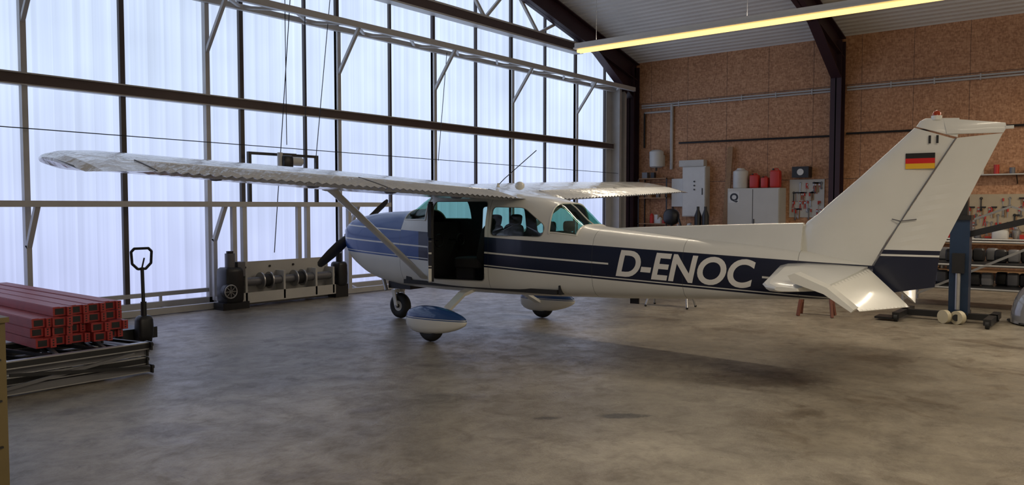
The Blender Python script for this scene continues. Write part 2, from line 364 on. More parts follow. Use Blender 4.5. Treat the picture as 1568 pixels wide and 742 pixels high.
# ------------------------------------------------------------------ strip lights: first one in view, the others added as fill
def strip(name,x,y0,y1,z,power,up=0):
    e=empty(name,(x,0,0))
    b=MB();b.box((-.09,y0,z),(.09,y1,z+.09));b.box((-.13,y0,z-.015),(.13,y1,z+.01))
    b.build("housing",M_wplast,e)
    b=MB();b.cyl((0.02,y0+.05,z-.05),(0.02,y1-.05,z-.05),.028,n=12);b.cyl((-.06,y0+.05,z-.05),(-.06,y1-.05,z-.05),.028,n=12);b.build("tubes",M_tube,e)
    b=MB();n=3
    for i in range(n):
        y=y0+.4+(y1-y0-.8)*i/(n-1);b.cyl((0,y,z+.09),(0,y,roofz(x)+.01),.003,n=6)
    b.build("hangers",M_grey,e)
    for nm,pw,zz,rx_ in (("lamp",power,z-.09,0),("ceiling_fill_lamp",up,z+.12,math.pi)):  # second lamp is an added upward fill that brightens the roof
        if pw<=0: continue
        l=bpy.data.lights.new(nm,'AREA');l.shape='RECTANGLE';l.size=.16;l.size_y=y1-y0-.1;l.energy=pw;l.color=(1,.87,.68)
        o=bpy.data.objects.new(nm,l);COL.objects.link(o);o.parent=e;o.location=(0,(y0+y1)/2,zz);o.rotation_euler[0]=rx_
strip("strip_light",11.66,1.6,7.85,4.55,110,75)
strip("strip_light",4.0,-5.5,.5,4.55,250,70)  # added fill strip, out of view
strip("strip_light",11.66,-6.5,-.3,4.55,210,90)  # added fill strip beyond the right edge of view
strip("strip_light",-2.0,-5.5,.5,4.55,200,70)  # added fill strip behind the camera
strip("strip_light",18.2,-5.5,.5,5.4,250,40)  # added fill strip near the right wall, out of view

# ------------------------------------------------------------------ AIRCRAFT
AC=empty("light_aircraft",(8.50,7.18,0),math.radians(3.5))
T=np.array([
(2.72,1.14,1.50,.20,2.2,1.32),(2.66,1.00,1.545,.34,2.3,1.34),(2.50,.84,1.59,.43,2.5,1.36),(2.0,.62,1.66,.51,2.8,1.42),
(1.30,.54,1.70,.55,3.2,1.56),(.85,.54,1.92,.565,4,1.56),(.70,.54,1.955,.57,4.5,1.54),(0,.545,1.955,.575,5,1.42),
(-.8,.555,1.90,.565,5,1.42),(-1.28,.565,1.80,.53,4.3,1.42),(-1.7,.58,1.50,.49,3.5,1.38),(-2.1,.59,1.46,.455,3.2,1.3),
(-3.0,.64,1.38,.37,3.2,1.2),(-4.3,.72,1.27,.225,3.2,1.1),(-5.05,.77,1.13,.09,3,1.0)])[::-1]
def herm(x,xs,ys):
    i=int(np.clip(np.searchsorted(xs,x)-1,0,len(xs)-2));h=np.diff(xs);d=np.diff(ys)/h
    def sl(k):
        if k==0: return d[0]
        if k==len(xs)-1: return d[-1]
        return 0 if d[k-1]*d[k]<=0 else 2*d[k-1]*d[k]/(d[k-1]+d[k])
    t=(x-xs[i])/h[i];m0,m1=sl(i)*h[i],sl(i+1)*h[i]
    return (2*t**3-3*t**2+1)*ys[i]+(t**3-2*t**2+t)*m0+(-2*t**3+3*t**2)*ys[i+1]+(t**3-t**2)*m1
def sec(a): return [float(herm(a,T[:,0],T[:,k])) for k in range(1,6)]
def hw(a,z):
    zb,zt,w,n,sl=sec(a);u=(z-(zb+zt)/2)/((zt-zb)/2);u=min(1,abs(u))
    x=w*max(0,1-u**n)**(1/n)
    cab=max(0,min(1,(a+1.9)/.4))*max(0,min(1,(1.5-a)/.3))
    if z>1.4: x*=1-.22*cab*(z-1.4)
    return x
sts=sorted(set([round(v,3) for v in np.arange(-5.05,2.72,.09)]+[2.72,2.70,2.66,2.6,1.25,.78,-1.30,-1.66,-5.05]))
K=11
vs=[];fs=[];mi=[];R=[]
for a in sts:
    zb,zt,w,n,sl=sec(a)
    zs=[zb+(sl-zb)*(1-math.cos(math.pi/2*k/K)) for k in range(K+1)]+[sl+(zt-sl)*math.sin(math.pi/2*k/K) for k in range(1,K+1)]
    half=[(hw(a,z) if 0<k<2*K else 0,z) for k,z in enumerate(zs)]
    ring=[(-x,a,z) for x,z in half]+[(x,a,z) for x,z in half[-2:0:-1]]
    R.append(len(ring));vs+=ring
n=R[0];H=2*K
for i in range(len(sts)-1):
    am=(sts[i]+sts[i+1])/2
    for j in range(n):
        j2=(j+1)%n;fs.append((i*n+j,i*n+j2,(i+1)*n+j2,(i+1)*n+j))
        k=j if j<H else n-1-j
        g=(k>=K) and (.78<am<1.25 or -1.66<am<-1.30)
        mi.append(2 if g else 0)
fs.append(tuple(range(n)));mi.append(0);fs.append(tuple((len(sts)-1)*n+i for i in range(n)));mi.append(0)

def paint(name,rudder=False):
    m,nt,p=newmat(name);N=nt.nodes;Lk=nt.links
    tc=N.new("ShaderNodeTexCoord");sx=N.new("ShaderNodeSeparateXYZ");Lk.new(tc.outputs["Object"],sx.inputs[0])
    def M(op,a,b=None,c=None):
        nd=N.new("ShaderNodeMath");nd.operation=op
        for k,v in enumerate((a,b,c)):
            if v is None: continue
            if isinstance(v,(int,float)): nd.inputs[k].default_value=v
            else: Lk.new(v,nd.inputs[k])
        return nd.outputs[0]
    A=sx.outputs[1];Z=sx.outputs[2]
    t=M('SUBTRACT',M('MULTIPLY_ADD',A,.045,1.354),Z)
    def rng(v,lo,hi): return M('MULTIPLY',M('GREATER_THAN',v,lo),M('LESS_THAN',v,hi))
    if rudder:
        blue=M('LESS_THAN',Z,1.30);pin=rng(Z,1.235,1.255)
    else:
        front=M('GREATER_THAN',A,1.27)
        blue=M('MAXIMUM',rng(t,0,.41),M('MULTIPLY',front,rng(t,-2,.41)))
        pin=M('MULTIPLY',rng(t,.20,.222),M('MAXIMUM',M('GREATER_THAN',A,-2.12),rng(A,-4.2,-3.95)))
        pin=M('MAXIMUM',pin,rng(t,.375,.388))
        pin=M('MAXIMUM',pin,M('MULTIPLY',front,rng(t,.0,.018)))
    blue=M('MULTIPLY',blue,M('SUBTRACT',1,pin))
    seam=None
    for a0 in (() if rudder else (1.28,-.36,-1.9,-3.05,-4.32)):
        s_=M('LESS_THAN',M('ABSOLUTE',M('SUBTRACT',A,a0)),.0035);seam=s_ if seam is None else M('MAXIMUM',seam,s_)
    ns=N.new("ShaderNodeTexNoise");ns.inputs["Scale"].default_value=2.5;ns.inputs["Detail"].default_value=6;Lk.new(tc.outputs["Object"],ns.inputs["Vector"])
    w=N.new("ShaderNodeMix");w.data_type='RGBA';w.inputs[6].default_value=(*[c*.9 for c in CREAM],1);w.inputs[7].default_value=(*[min(1,c*1.08) for c in CREAM],1);Lk.new(ns.outputs["Fac"],w.inputs[0])
    x=N.new("ShaderNodeMix");x.data_type='RGBA';Lk.new(blue,x.inputs[0]);Lk.new(w.outputs[2],x.inputs[6])
    bc=N.new("ShaderNodeMix");bc.data_type='RGBA';bc.inputs[6].default_value=(.004,.008,.030,1);bc.inputs[7].default_value=(.02,.075,.28,1)
    Lk.new((M('GREATER_THAN',A,.9) if not rudder else M('MULTIPLY',Z,0)),bc.inputs[0]);Lk.new(bc.outputs[2],x.inputs[7])
    last=x.outputs[2]
    if seam is not None:
        y=N.new("ShaderNodeMix");y.data_type='RGBA';Lk.new(M('MULTIPLY',seam,.6),y.inputs[0]);Lk.new(last,y.inputs[6]);y.inputs[7].default_value=(.05,.05,.05,1);last=y.outputs[2]
    Lk.new(last,p.inputs["Base Color"]);p.inputs["Roughness"].default_value=.3;p.inputs["Coat Weight"].default_value=.25;p.inputs["Coat Roughness"].default_value=.08
    return m
M_paint=paint("fuselage_striped_paint");M_rud=paint("rudder_striped_paint",True)
me=bpy.data.meshes.new("fuselage");me.from_pydata(vs,[],fs)
for mt in (M_paint,M_int,M_glass,M_glass): me.materials.append(mt)
me.polygons.foreach_set("material_index",mi)
bm=bmesh.new();bm.from_mesh(me);bmesh.ops.recalc_face_normals(bm,faces=bm.faces);bm.to_mesh(me);bm.free()
me.shade_smooth()
fus=bpy.data.objects.new("fuselage",me);COL.objects.link(fus);fus.parent=AC
s_=fus.modifiers.new("s",'SOLIDIFY');s_.thickness=.018;s_.offset=-1;s_.material_offset=1
def rounded(poly,r,seg=5):
    out=[];n=len(poly)
    for i in range(n):
        p=Vector(poly[i]);a=Vector(poly[i-1]);c=Vector(poly[(i+1)%n])
        d0=(a-p).normalized();d1=(c-p).normalized();rr=min(r,(a-p).length*.45,(c-p).length*.45)
        p0=p+d0*rr;p1=p+d1*rr
        for k in range(seg+1):
            t=k/seg;out.append(tuple(p0*(1-t)**2+p*2*t*(1-t)+p1*t*t))
    return out
rwin=rounded([(-.40,1.36),(-.40,1.745),(-.90,1.735),(-1.24,1.50),(-1.20,1.36)],.07)
dopen=rounded([(.66,.72),(.66,1.82),(-.31,1.82),(-.29,.74)],.07)
dwin=rounded([(.62,1.37),(.55,1.75),(-.22,1.75),(-.22,1.37)],.07)
cutters=[]
def cutter(poly,x0,x1):
    b=MB();b.prism(poly,x0,x1);o=b.build("cut",M_int);o.parent=AC;cutters.append(o)
    md=fus.modifiers.new("b",'BOOLEAN');md.operation='DIFFERENCE';md.object=o;md.solver='EXACT'
cutter(rwin,-1,1);cutter(dopen,-1,-.2);cutter(dwin,.2,1)
apply_mods(fus)
for o in cutters: bpy.data.objects.remove(o)
fus.data.set_sharp_from_angle(angle=math.radians(40))
b=MB()
def pane(poly,side,inset=.012,mi=0):
    pts=[(side*(-1)*(hw(a,z)-inset),a,z) for a,z in poly]
    c=tuple(sum(p[i] for p in pts)/len(pts) for i in range(3))
    n=len(pts);b.add(pts+[c],[(i,(i+1)%n,n) for i in range(n)],mi)
pane(rwin,1);pane(rwin,-1);pane(dwin,-1)
b.build("cabin_windows",M_glass,AC)
b=MB()
for poly,sd in ((rwin,1),(rwin,-1),(dwin,-1)):
    pts=[(-sd*(hw(a,z)+.001),a,z) for a,z in poly];b.tube(pts+[pts[0]],.005,6)
pts=[(-(hw(a,z)+.001),a,z) for a,z in dopen];b.tube(pts+[pts[0]],.006,6)
b.build("window_seals",M_seal,AC)
b=MB()
def ringline(a,zlo,r):
    zb,zt,w,n,sl=sec(a)
    zz=[zlo+(zt-zlo)*math.sin(math.pi/2*k/12) for k in range(13)]
    L=[(-hw(a,z),a,z) for z in zz[:-1]]+[(0,a,zt)];Rr=[(-x,y,z) for x,y,z in L[::-1][1:]]
    b.tube(L+Rr,r,6)
ringline(.78,1.56,.014);ringline(1.25,1.56,.012);ringline(-1.30,1.40,.014);ringline(-1.66,1.38,.012)
for sd in (1,-1):
    b.tube([(sd*hw(a,sec(a)[4]),a,sec(a)[4]) for a in np.linspace(.78,1.25,6)],.012,6)
    b.tube([(sd*hw(a,sec(a)[4]),a,sec(a)[4]) for a in np.linspace(-1.30,-1.66,6)],.012,6)
b.tube([(0,a,sec(a)[1]+.002) for a in np.linspace(-1.30,-1.66,5)],.010,6)
b.build("windshield_frames",M_white,AC,True)

# interior
b=MB()
b.box((-.50,-1.4,.62),(.50,1.25,.68),0)
b.prism([(1.20,.68),(1.20,1.50),(.98,1.52),(1.02,1.0),(1.1,.68)],-.5,.5,0)
b.box((-.48,-1.45,.62),(.48,-1.42,1.30),0)
b.box((.50,-.35,.66),(.535,.75,1.33),0)
b.build("cabin_floor_and_panel",[M_int],AC)
b=MB()
def rx(a): return Matrix.Rotation(math.radians(a),3,'X')
for x in (-.25,.25):
    b.sup((x,.12,.96),(.21,.26,.085),.4,0,20);b.sup((x,-.16,1.22),(.21,.075,.29),.45,0,20,rx(14));b.sup((x,-.25,1.56),(.12,.045,.08),.5,0,16,rx(10))
    b.box((x-.18,.0,.68),(x-.14,.3,.9),1);b.box((x+.14,.0,.68),(x+.18,.3,.9),1)
    b.cyl((x-.06,-.235,1.42),(x-.06,-.25,1.53),.008,n=6,mi=1);b.cyl((x+.06,-.235,1.42),(x+.06,-.25,1.53),.008,n=6,mi=1)
b.sup((0,-.78,.93),(.46,.24,.085),.35,0,20);b.sup((0,-1.06,1.16),(.46,.07,.26),.35,0,20,rx(14))
for x in (-.24,.24): b.sup((x,-1.14,1.48),(.11,.045,.075),.5,0,16)
for x in (-.25,.25):
    b.cyl((x,1.0,1.25),(x,.78,1.25),.012,n=8,mi=1);b.torus((x,.78,1.25),(0,1,0),.09,.012,20,8,1)
b.build("seats_and_controls",[M_seat,M_black],AC,True)

# open cabin door
b=MB()
D=.97;th=math.radians(48)
def dpt(u,v,w):
    s=.575+u*math.sin(th)+w*math.cos(th);a=.66-u*math.cos(th)+w*math.sin(th)
    return (-s,a,v)
def dprism(poly,w0,w1,mi):
    n=len(poly);vs=[dpt(u,v,w0) for u,v in poly]+[dpt(u,v,w1) for u,v in poly]
    b.add(vs,[tuple(range(n)),tuple(range(2*n-1,n-1,-1))]+[(i,i+n,(i+1)%n+n,(i+1)%n) for i in range(n)],mi)
dprism(rounded([(0,.74),(D,.76),(D,1.34),(0,1.34)],.05),0,.04,0)
dprism(rounded([(0.0,.75),(D,.77),(D,1.34),(0.0,1.34)],.05),-.03,.0,1)
for (u0,v0,u1,v1) in ((.02,1.34,.06,1.79),(.06,1.79,D-.02,1.79),(D-.02,1.79,D-.02,1.34)):
    b.beam(dpt(u0,v0,.005),dpt(u1,v1,.005),.05,.045,1)
dprism([(.04,1.34),(.07,1.77),(D-.04,1.77),(D-.04,1.34)],.018,.022,2)
b.build("open_cabin_door",[M_paint,M_int,M_glass],AC)

# spinner + propeller
b=MB()
zc=1.34
b.cyl((0,2.72,zc),(0,3.0,zc),.15,n=28,mi=0,prof=[(0,.155),(.2,.152),(.4,.138),(.6,.115),(.8,.080),(.93,.04),(1,.004)])
b.cyl((0,2.70,zc),(0,2.725,zc),.16,n=28,mi=2)
dv=Vector((-.83,0,-.55)).normalized()
for sg in (1,-1):
    d=dv*sg;side=d.cross(Vector((0,1,0)))
    secs=[]
    for t,wd,tw,tk in ((.08,.05,60,.035),(.22,.075,45,.03),(.40,.085,35,.022),(.62,.08,26,.016),(.82,.065,20,.010),(.90,.05,18,.008),(.93,.02,18,.006)):
        c=Vector((0,2.80,zc))+d*t;q=Matrix.Rotation(math.radians(tw),3,d);wv_=q@side;nv=q@Vector((0,1,0))
        secs.append([c+wv_*wd*math.cos(k*math.pi/4)+nv*tk*math.sin(k*math.pi/4) for k in range(8)])
    vs_=[p for s in secs for p in s];f_=[]
    for i in range(len(secs)-1):
        for k in range(8): f_.append((i*8+k,i*8+(k+1)%8,(i+1)*8+(k+1)%8,(i+1)*8+k))
    f_+= [tuple(range(8)),tuple(len(vs_)-8+k for k in range(8))]
    b.add(vs_,f_,1)
b.build("propeller_and_spinner",[M_blue,M_black,M_steel],AC,True)
b=MB()
for x in (-.17,.17): b.sup((x,2.712,1.36),(.085,.03,.055),.6,0,16)
b.cyl((-.22,1.95,.66),(-.25,1.85,.46),.03,n=14,mi=1);b.box((-.2,1.4,.49),(.2,1.85,.60),0)
b.build("cowl_inlets_and_exhaust",[M_black,M_steel],AC,True)

# wing
def foil(fr):
    x=fr;t=.135;yt=5*t*(.2969*math.sqrt(x)-.126*x-.3516*x*x+.2843*x**3-.1015*x**4)
    yc=.02/.16*(.8*x-x*x) if x<.4 else .02/.36*(.2+.8*x-x*x)
    return yc,yt
FR=[1,.97,.90,.82,.745,.735,.725,.6,.45,.3,.2,.12,.06,.025,.007,0]
def wing_sec(s,ridge):
    A=abs(s)
    xp=[0,2.7,5.5,5.68,5.80,5.87]
    le=np.interp(A,xp,[.90,.90,.72,.66,.52,.30]);te=np.interp(A,xp,[-.85,-.85,-.60,-.60,-.56,-.42])
    zl=1.965+.038*A;zt=1.835+.037*A
    tf=np.interp(A,xp,[1,1,1,.95,.75,.25]);c=le-te
    drop=np.interp(A,[5.4,5.87],[0,-.03])
    up=[];lo=[]
    for fr in FR:
        yc,yt=foil(fr);a=le-fr*c;z=zl+(zt-zl)*fr+drop;yt*=tf
        off=0
        if .6<A<5.4:
            if fr>.745: off=ridge*.015*(1 if fr<.99 else .6)
            elif abs(fr-.735)<.001: off=-.018
        up.append((-s,a,z+(yc+yt)*c+off));lo.append((-s,a,z+(yc-yt)*c-(off if abs(fr-.735)>.001 else -.018)))
    return up+lo[::-1][1:-1]
b=MB()
ss=[-5.87,-5.84,-5.80,-5.74,-5.68,-5.59,-5.5,-5.41];s=-5.38
while s<-.62: ss.append(round(s,4));s+=.05
ss+= [-.58,-.3]; ss=ss+[0]+[-x for x in ss[::-1]]
vs_=[];f_=[];n=None
for i,s in enumerate(ss):
    rg=1 if i%2 else -1
    pr=wing_sec(s,rg);n=len(pr);vs_+=pr
for i in range(len(ss)-1):
    for k in range(n): f_.append((i*n+k,i*n+(k+1)%n,(i+1)*n+(k+1)%n,(i+1)*n+k))
f_+=[tuple(range(n)),tuple(len(vs_)-n+k for k in range(n))]
b.add(vs_,f_)
b.build("wing",M_wing,AC,True,15)
b=MB()
for sg in (1,-1):
    for s in (.62,2.95,5.39):
        up=[wing_sec(s*sg,0)[k] for k in range(5)]
        b.tube([(x,y,z+.006) for x,y,z in up],.006,6)
    for s in (1.2,2.4,3.5,4.6):
        p_=wing_sec(s*sg,0)[-5];b.sup((p_[0],p_[1]+.05,p_[2]-.01),(.02,.10,.03),.7,0,10)
b.build("flap_gaps_and_hinges",M_grey,AC)
b=MB()
for sg in (1,-1):
    x=-sg
    p0=Vector((x*.58,.78,.74));p1=Vector((x*2.75,.28,1.955))
    d=(p1-p0).normalized();f=Vector((0,1,0));f=(f-d*f.dot(d)).normalized();u=d.cross(f)
    ring=lambda p,sc_:[p+f*(.075*sc_*math.cos(k*math.pi/6))+u*(.025*sc_*math.sin(k*math.pi/6)) for k in range(12)]
    vs_=ring(p0,1.15)+ring(p0+d*.12,1)+ring(p1-d*.15,1)+ring(p1,1.25);f_=[]
    for i in range(3):
        for k in range(12): f_.append((i*12+k,i*12+(k+1)%12,(i+1)*12+(k+1)%12,(i+1)*12+k))
    b.add(vs_,f_+[tuple(range(12)),tuple(36+k for k in range(12))])
    b.sup(p1+Vector((0,.0,.02)),(.06,.16,.05),.8,0,14)
b.build("wing_struts",M_white,AC,True)
b=MB()
b.tube([(-.05,-.15,2.05),(-.04,-.25,2.14),(.02,-.75,2.52)],.006,6,0);b.cyl((-.05,-.15,2.02),(-.05,-.15,2.08),.03,.012,12,1)
b.sup((.05,-.45,2.04),(.07,.07,.06),1,1,16)
b.cyl((0,-2.2,.62),(0,-2.25,.52),.015,.008,8,0);b.box((-.01,-2.32,.52),(.01,-2.2,.60),0)
b.build("antennas",[M_black,M_white],AC,True)

# fin / rudder / dorsal
def spar(b,LE,TE,tmax,mi=0,blunt=False,zig=0):
    prof=[(0,.0),(.02,.35),(.06,.6),(.15,.88),(.3,1),(.55,.85),(.8,.6),(1,.42)] if not blunt else [(0,1),(.1,1),(.4,.75),(.7,.45),(1,.10)]
    secs=[]
    for i,(l,t,tm) in enumerate(zip(LE,TE,tmax)):
        zz=(zig if i%2 else -zig)
        up=[( -tm/2*k-(zz if 0<f<1 else 0),l[0]+(t[0]-l[0])*f,l[1]+(t[1]-l[1])*f) for f,k in prof]
        secs.append(up+[(-x,y,z) for x,y,z in up[::-1]])
    n=len(secs[0]);vs_=[p for s in secs for p in s];f_=[]
    for i in range(len(secs)-1):
        for k in range(n): f_.append((i*n+k,i*n+(k+1)%n,(i+1)*n+(k+1)%n,(i+1)*n+k))
    f_+=[tuple(range(n)),tuple(len(vs_)-n+k for k in range(n))];b.add(vs_,f_,mi)
def lerp(p,q,t): return (p[0]+(q[0]-p[0])*t,p[1]+(q[1]-p[1])*t)
b=MB()
LE=[(-4.28,1.22),(-4.30,1.50),(-4.36,1.585),(-4.47,1.67),(-4.56,1.76),(-4.9,2.07),(-5.2,2.36),(-5.40,2.555)]
TE=[(-5.03,1.12),(-5.17,1.40),(-5.215,1.47),(-5.27,1.56),(-5.33,1.66),(-5.50,1.95),(-5.67,2.24),(-5.775,2.42)]
spar(b,LE,TE,[.17,.15,.145,.14,.135,.12,.105,.095])
b.build("vertical_fin",M_white,AC,True,50)
b=MB()
st=[(-1.95,1.46,1.472,.02),(-2.3,1.43,1.492,.06),(-3.2,1.35,1.53,.09),(-4.32,1.24,1.57,.13)]
vs_=[];f_=[]
for a,z0,z1,w in st: vs_+=[(-w,a,z0),(-w*.35,a,z1-.02),(-w*.12,a,z1),(w*.12,a,z1),(w*.35,a,z1-.02),(w,a,z0)]
for i in range(3):
    for k in range(6): f_.append((i*6+k,i*6+(k+1)%6,(i+1)*6+(k+1)%6,(i+1)*6+k))
b.add(vs_,f_+[tuple(range(6)),tuple(18+k for k in range(6))]);b.build("dorsal_fin",M_white,AC,True,50)
b=MB();Hh=[(-5.065,.82),(-5.04,1.13),(-5.79,2.43)];Te=[(-5.62,.93),(-5.66,1.29),(-6.17,2.46)]
L1=[];T1=[]
for k in range(3): t=k/3;L1.append(lerp(Hh[0],Hh[1],t));T1.append(lerp(Te[0],Te[1],t))
for k in range(25): t=k/24;L1.append(lerp(Hh[1],Hh[2],t));T1.append(lerp(Te[1],Te[2],t))
spar(b,L1,T1,[.10]*len(L1),blunt=True,zig=.0025)
b.build("rudder",M_rud,AC,True,12)
b=MB()
spar(b,[(-5.415,2.565),(-5.45,2.62),(-5.50,2.645)],[(-5.79,2.44),(-5.80,2.60),(-5.80,2.63)],[.09,.085,.04])
spar(b,[(-5.70,2.475),(-5.68,2.56),(-5.66,2.635)],[(-6.175,2.465),(-6.20,2.51),(-6.19,2.56)],[.085,.09,.05],blunt=True)
b.build("fin_tip_cap",M_white,AC,True,50)
b=MB();b.cyl((0,-5.60,2.62),(0,-5.60,2.665),.05,n=16,mi=1);b.cyl((0,-5.60,2.66),(0,-5.60,2.72),.04,n=16,mi=0,prof=[(0,.042),(.5,.04),(.8,.028),(1,.008)]);b.build("tail_beacon",[M_beacon,M_white],AC,True)
b=MB();b.box((-.012,-6.26,2.50),(.012,-6.19,2.53),0);b.build("tail_nav_light",M_white,AC)
b=MB()
b.tube([(-.052,a,z) for a,z in ((-5.05,1.13),(-5.40,1.78),(-5.78,2.43))],.006,6)
b.tube([(-.055,-5.22,1.62),(-.085,-5.30,1.60),(-.07,-5.45,1.62)],.006,6)
b.build("rudder_hinge_gap",M_grey,AC)
b=MB()
x=-.064
for k,mm_ in enumerate((0,1,2)):
    z1=2.292-.0525*k;z0=z1-.0525;b.box((x-.002,-5.60,z0),(x+.03,-5.335,z1),mm_)
b.build("fin_flag",[M_flagk,M_flagr,M_flagg],AC)
def put_text(body,name,a0,a1,zfun,surf,material,offset=.0,shear=0,parent=AC):
    me=textmesh(body,offset,shear);bm=bmesh.new();bm.from_mesh(me)
    xs=[v.co.x for v in bm.verts];ys=[v.co.y for v in bm.verts];x0,x1,y0,y1=min(xs),max(xs),min(ys),max(ys)
    for k in range(1,30): 
        g=bm.verts[:]+bm.edges[:]+bm.faces[:];bmesh.ops.bisect_plane(bm,geom=g,plane_co=(x0+(x1-x0)*k/30,0,0),plane_no=(1,0,0))
    for k in range(1,6):
        g=bm.verts[:]+bm.edges[:]+bm.faces[:];bmesh.ops.bisect_plane(bm,geom=g,plane_co=(0,y0+(y1-y0)*k/6,0),plane_no=(0,1,0))
    for v in bm.verts:
        fx=(v.co.x-x0)/(x1-x0);fy=(v.co.y-y0)/(y1-y0);a=a0+(a1-a0)*fx;z=zfun(a,fy);v.co=(-(surf(a,z)+.004),a,z)
    bm.to_mesh(me);bm.free();me.materials.clear();me.materials.append(material)
    ob=bpy.data.objects.new(name,me);COL.objects.link(ob);ob.parent=parent;return ob
put_text("D-ENOC","registration_letters",-2.22,-3.88,lambda a,f:1.354+.045*a-.355+.33*f,hw,M_text,.026,.22)
put_text("11","fin_number",-5.54,-5.63,lambda a,f:2.385+.08*f,lambda a,z:.062,M_black,.03)

# tailplane
def hstab(sg):
    b=MB();prof=[(0,0),(.03,.45),(.12,.85),(.35,1),(.7,.8),(1,.55)]
    def loft(secs,mi):
        n=len(secs[0]);vs_=[p for s in secs for p in s];f_=[]
        for i in range(len(secs)-1):
            for k in range(n): f_.append((i*n+k,i*n+(k+1)%n,(i+1)*n+(k+1)%n,(i+1)*n+k))
        f_+=[tuple(range(n)),tuple(len(vs_)-n+k for k in range(n))];b.add(vs_,f_,mi)
    secs=[]
    for s,le,te,z,tk in ((.05,-4.08,-5.0,1.085,.12),(1.0,-4.26,-4.98,1.045,.10),(1.60,-4.37,-4.96,1.02,.09),(1.74,-4.44,-4.78,1.01,.08),(1.80,-4.54,-4.74,1.005,.04)):
        up=[(-sg*s,le+(te-le)*f,z+tk/2*k) for f,k in prof];lo=[(-sg*s,le+(te-le)*f,z-tk/2*k) for f,k in prof]
        secs.append(up+lo[::-1][:-1])
    loft(secs,0)
    secs=[];N_=27
    for i in range(N_):
        s=.20+1.42*i/(N_-1);t=(s-.2)/1.5
        hz=1.08-.065*t;la,lz=-5.01+.04*t,hz;ta,tz=-5.42+.20*t,.735+.10*t
        rg=.009*(1 if i%2 else -1)
        d=Vector((0,ta-la,tz-lz));nn=Vector((0,-(tz-lz),(ta-la)));nn=-nn.normalized() if nn.z<0 else nn.normalized()
        up=[];lo=[]
        for f,k in ((0,1),(.1,1),(.5,.65),(.95,.2),(1,.1)):
            h_=.035*k+(rg if 0<f<1 else 0);p=Vector((-sg*s,la,lz))+d*f
            up.append(tuple(p+nn*h_));lo.append(tuple(p-nn*h_))
        secs.append(up+lo[::-1])
    loft(secs,0)
    pts=[(-4.66,1.13),(-4.72,1.155),(-5.0,1.04),(-5.22,.865),(-5.20,.84),(-4.97,.985),(-4.70,1.07)]
    b.prism(pts,-sg*1.62,-sg*1.82,0)
    return b
b=hstab(1);b2=hstab(-1);b.add(b2.v,b2.f,0)
b.build("tailplane_and_elevator",M_white,AC,True,14)

# landing gear
def pant(b,x,ya,za,L_,Hh_,W):
    n=28;k=16;vs_=[];f_=[]
    for i in range(n+1):
        t=i/n;y=ya+L_*(.5-t)
        g=(math.sin(math.pi*min(1,t**.68))**.52 if t<1 else 0)
        g=max(g,.02)
        for j in range(k):
            a=2*math.pi*j/k;c,s=math.cos(a),math.sin(a)
            e=.75;xx=W/2*g*math.copysign(abs(c)**e,c);zz=math.copysign(abs(s)**e,s)*Hh_/2*g
            vs_.append((x+xx,y,za+zz+.02*(t-.5)))
    for i in range(n):
        for j in range(k): f_.append((i*k+j,i*k+(j+1)%k,(i+1)*k+(j+1)%k,(i+1)*k+j))
    b.add(vs_,f_+[tuple(range(k)),tuple(n*k+j for j in range(k))])
m,nt,p=newmat("wheel_fairing_paint");N=nt.nodes;Lk=nt.links
tc=N.new("ShaderNodeTexCoord");sx=N.new("ShaderNodeSeparateXYZ");Lk.new(tc.outputs["Object"],sx.inputs[0])
rp=N.new("ShaderNodeValToRGB");rp.color_ramp.interpolation='CONSTANT'
mr=N.new("ShaderNodeMapRange");mr.inputs[1].default_value=0;mr.inputs[2].default_value=.5;Lk.new(sx.outputs[2],mr.inputs[0]);Lk.new(mr.outputs[0],rp.inputs[0])
E=rp.color_ramp.elements;W_=(*CREAM,1);B_=(.015,.06,.20,1)
E[0].position=0;E[0].color=W_;E[1].position=.60;E[1].color=B_
for pos,cc in ((.625,W_),(.64,B_)):
    e_=E.new(pos);e_.color=cc
Lk.new(rp.outputs[0],p.inputs["Base Color"]);p.inputs["Roughness"].default_value=.25;p.inputs["Coat Weight"].default_value=.5
M_pant=m
b=MB()
for sg in (1,-1): pant(b,-sg*1.33,-.10,.285,1.0,.37,.28)
b.build("wheel_fairings",M_pant,AC,True,60)
b=MB()
def wheel(x,y,r,w):
    b.torus((x,y,r),(1,0,0),r-w/2,w/2,32,12,0)
    b.cyl((x-w*.38,y,r),(x+w*.38,y,r),r*.56,n=24,mi=1);b.cyl((x-w*.5,y,r),(x+w*.5,y,r),r*.16,n=12,mi=2)
wheel(-1.33,0,.20,.15);wheel(1.33,0,.20,.15);wheel(0,1.79,.20,.15)
b.build("wheels",[M_dark,M_wplast,M_black],AC,True)
b=MB()
for sg in (1,-1):
    p0=Vector((-sg*.35,.06,.60));pm=Vector((-sg*.62,.05,.55));p1=Vector((-sg*1.22,0,.26))
    b.beam(p0,pm,.14,.045);b.beam(pm,p1,.12,.04)
b.beam((0,1.79,.62),(0,1.83,.42),.09,.09)
b.cyl((0,1.86,.40),(0,1.80,.62),.03,n=14,mi=1)
for x in (-.10,.10): b.beam((x,1.79,.20),(x,1.84,.43),.02,.06)
b.box((-.115,1.80,.42),(.115,1.88,.46));b.cyl((-.12,1.79,.20),(.12,1.79,.20),.02,n=10,mi=1)
b.tube([(0,1.75,.62),(0,1.68,.52),(0,1.78,.44)],.014,8,0)
b.build("landing_gear_legs",[M_white,M_steel,M_black],AC,True)

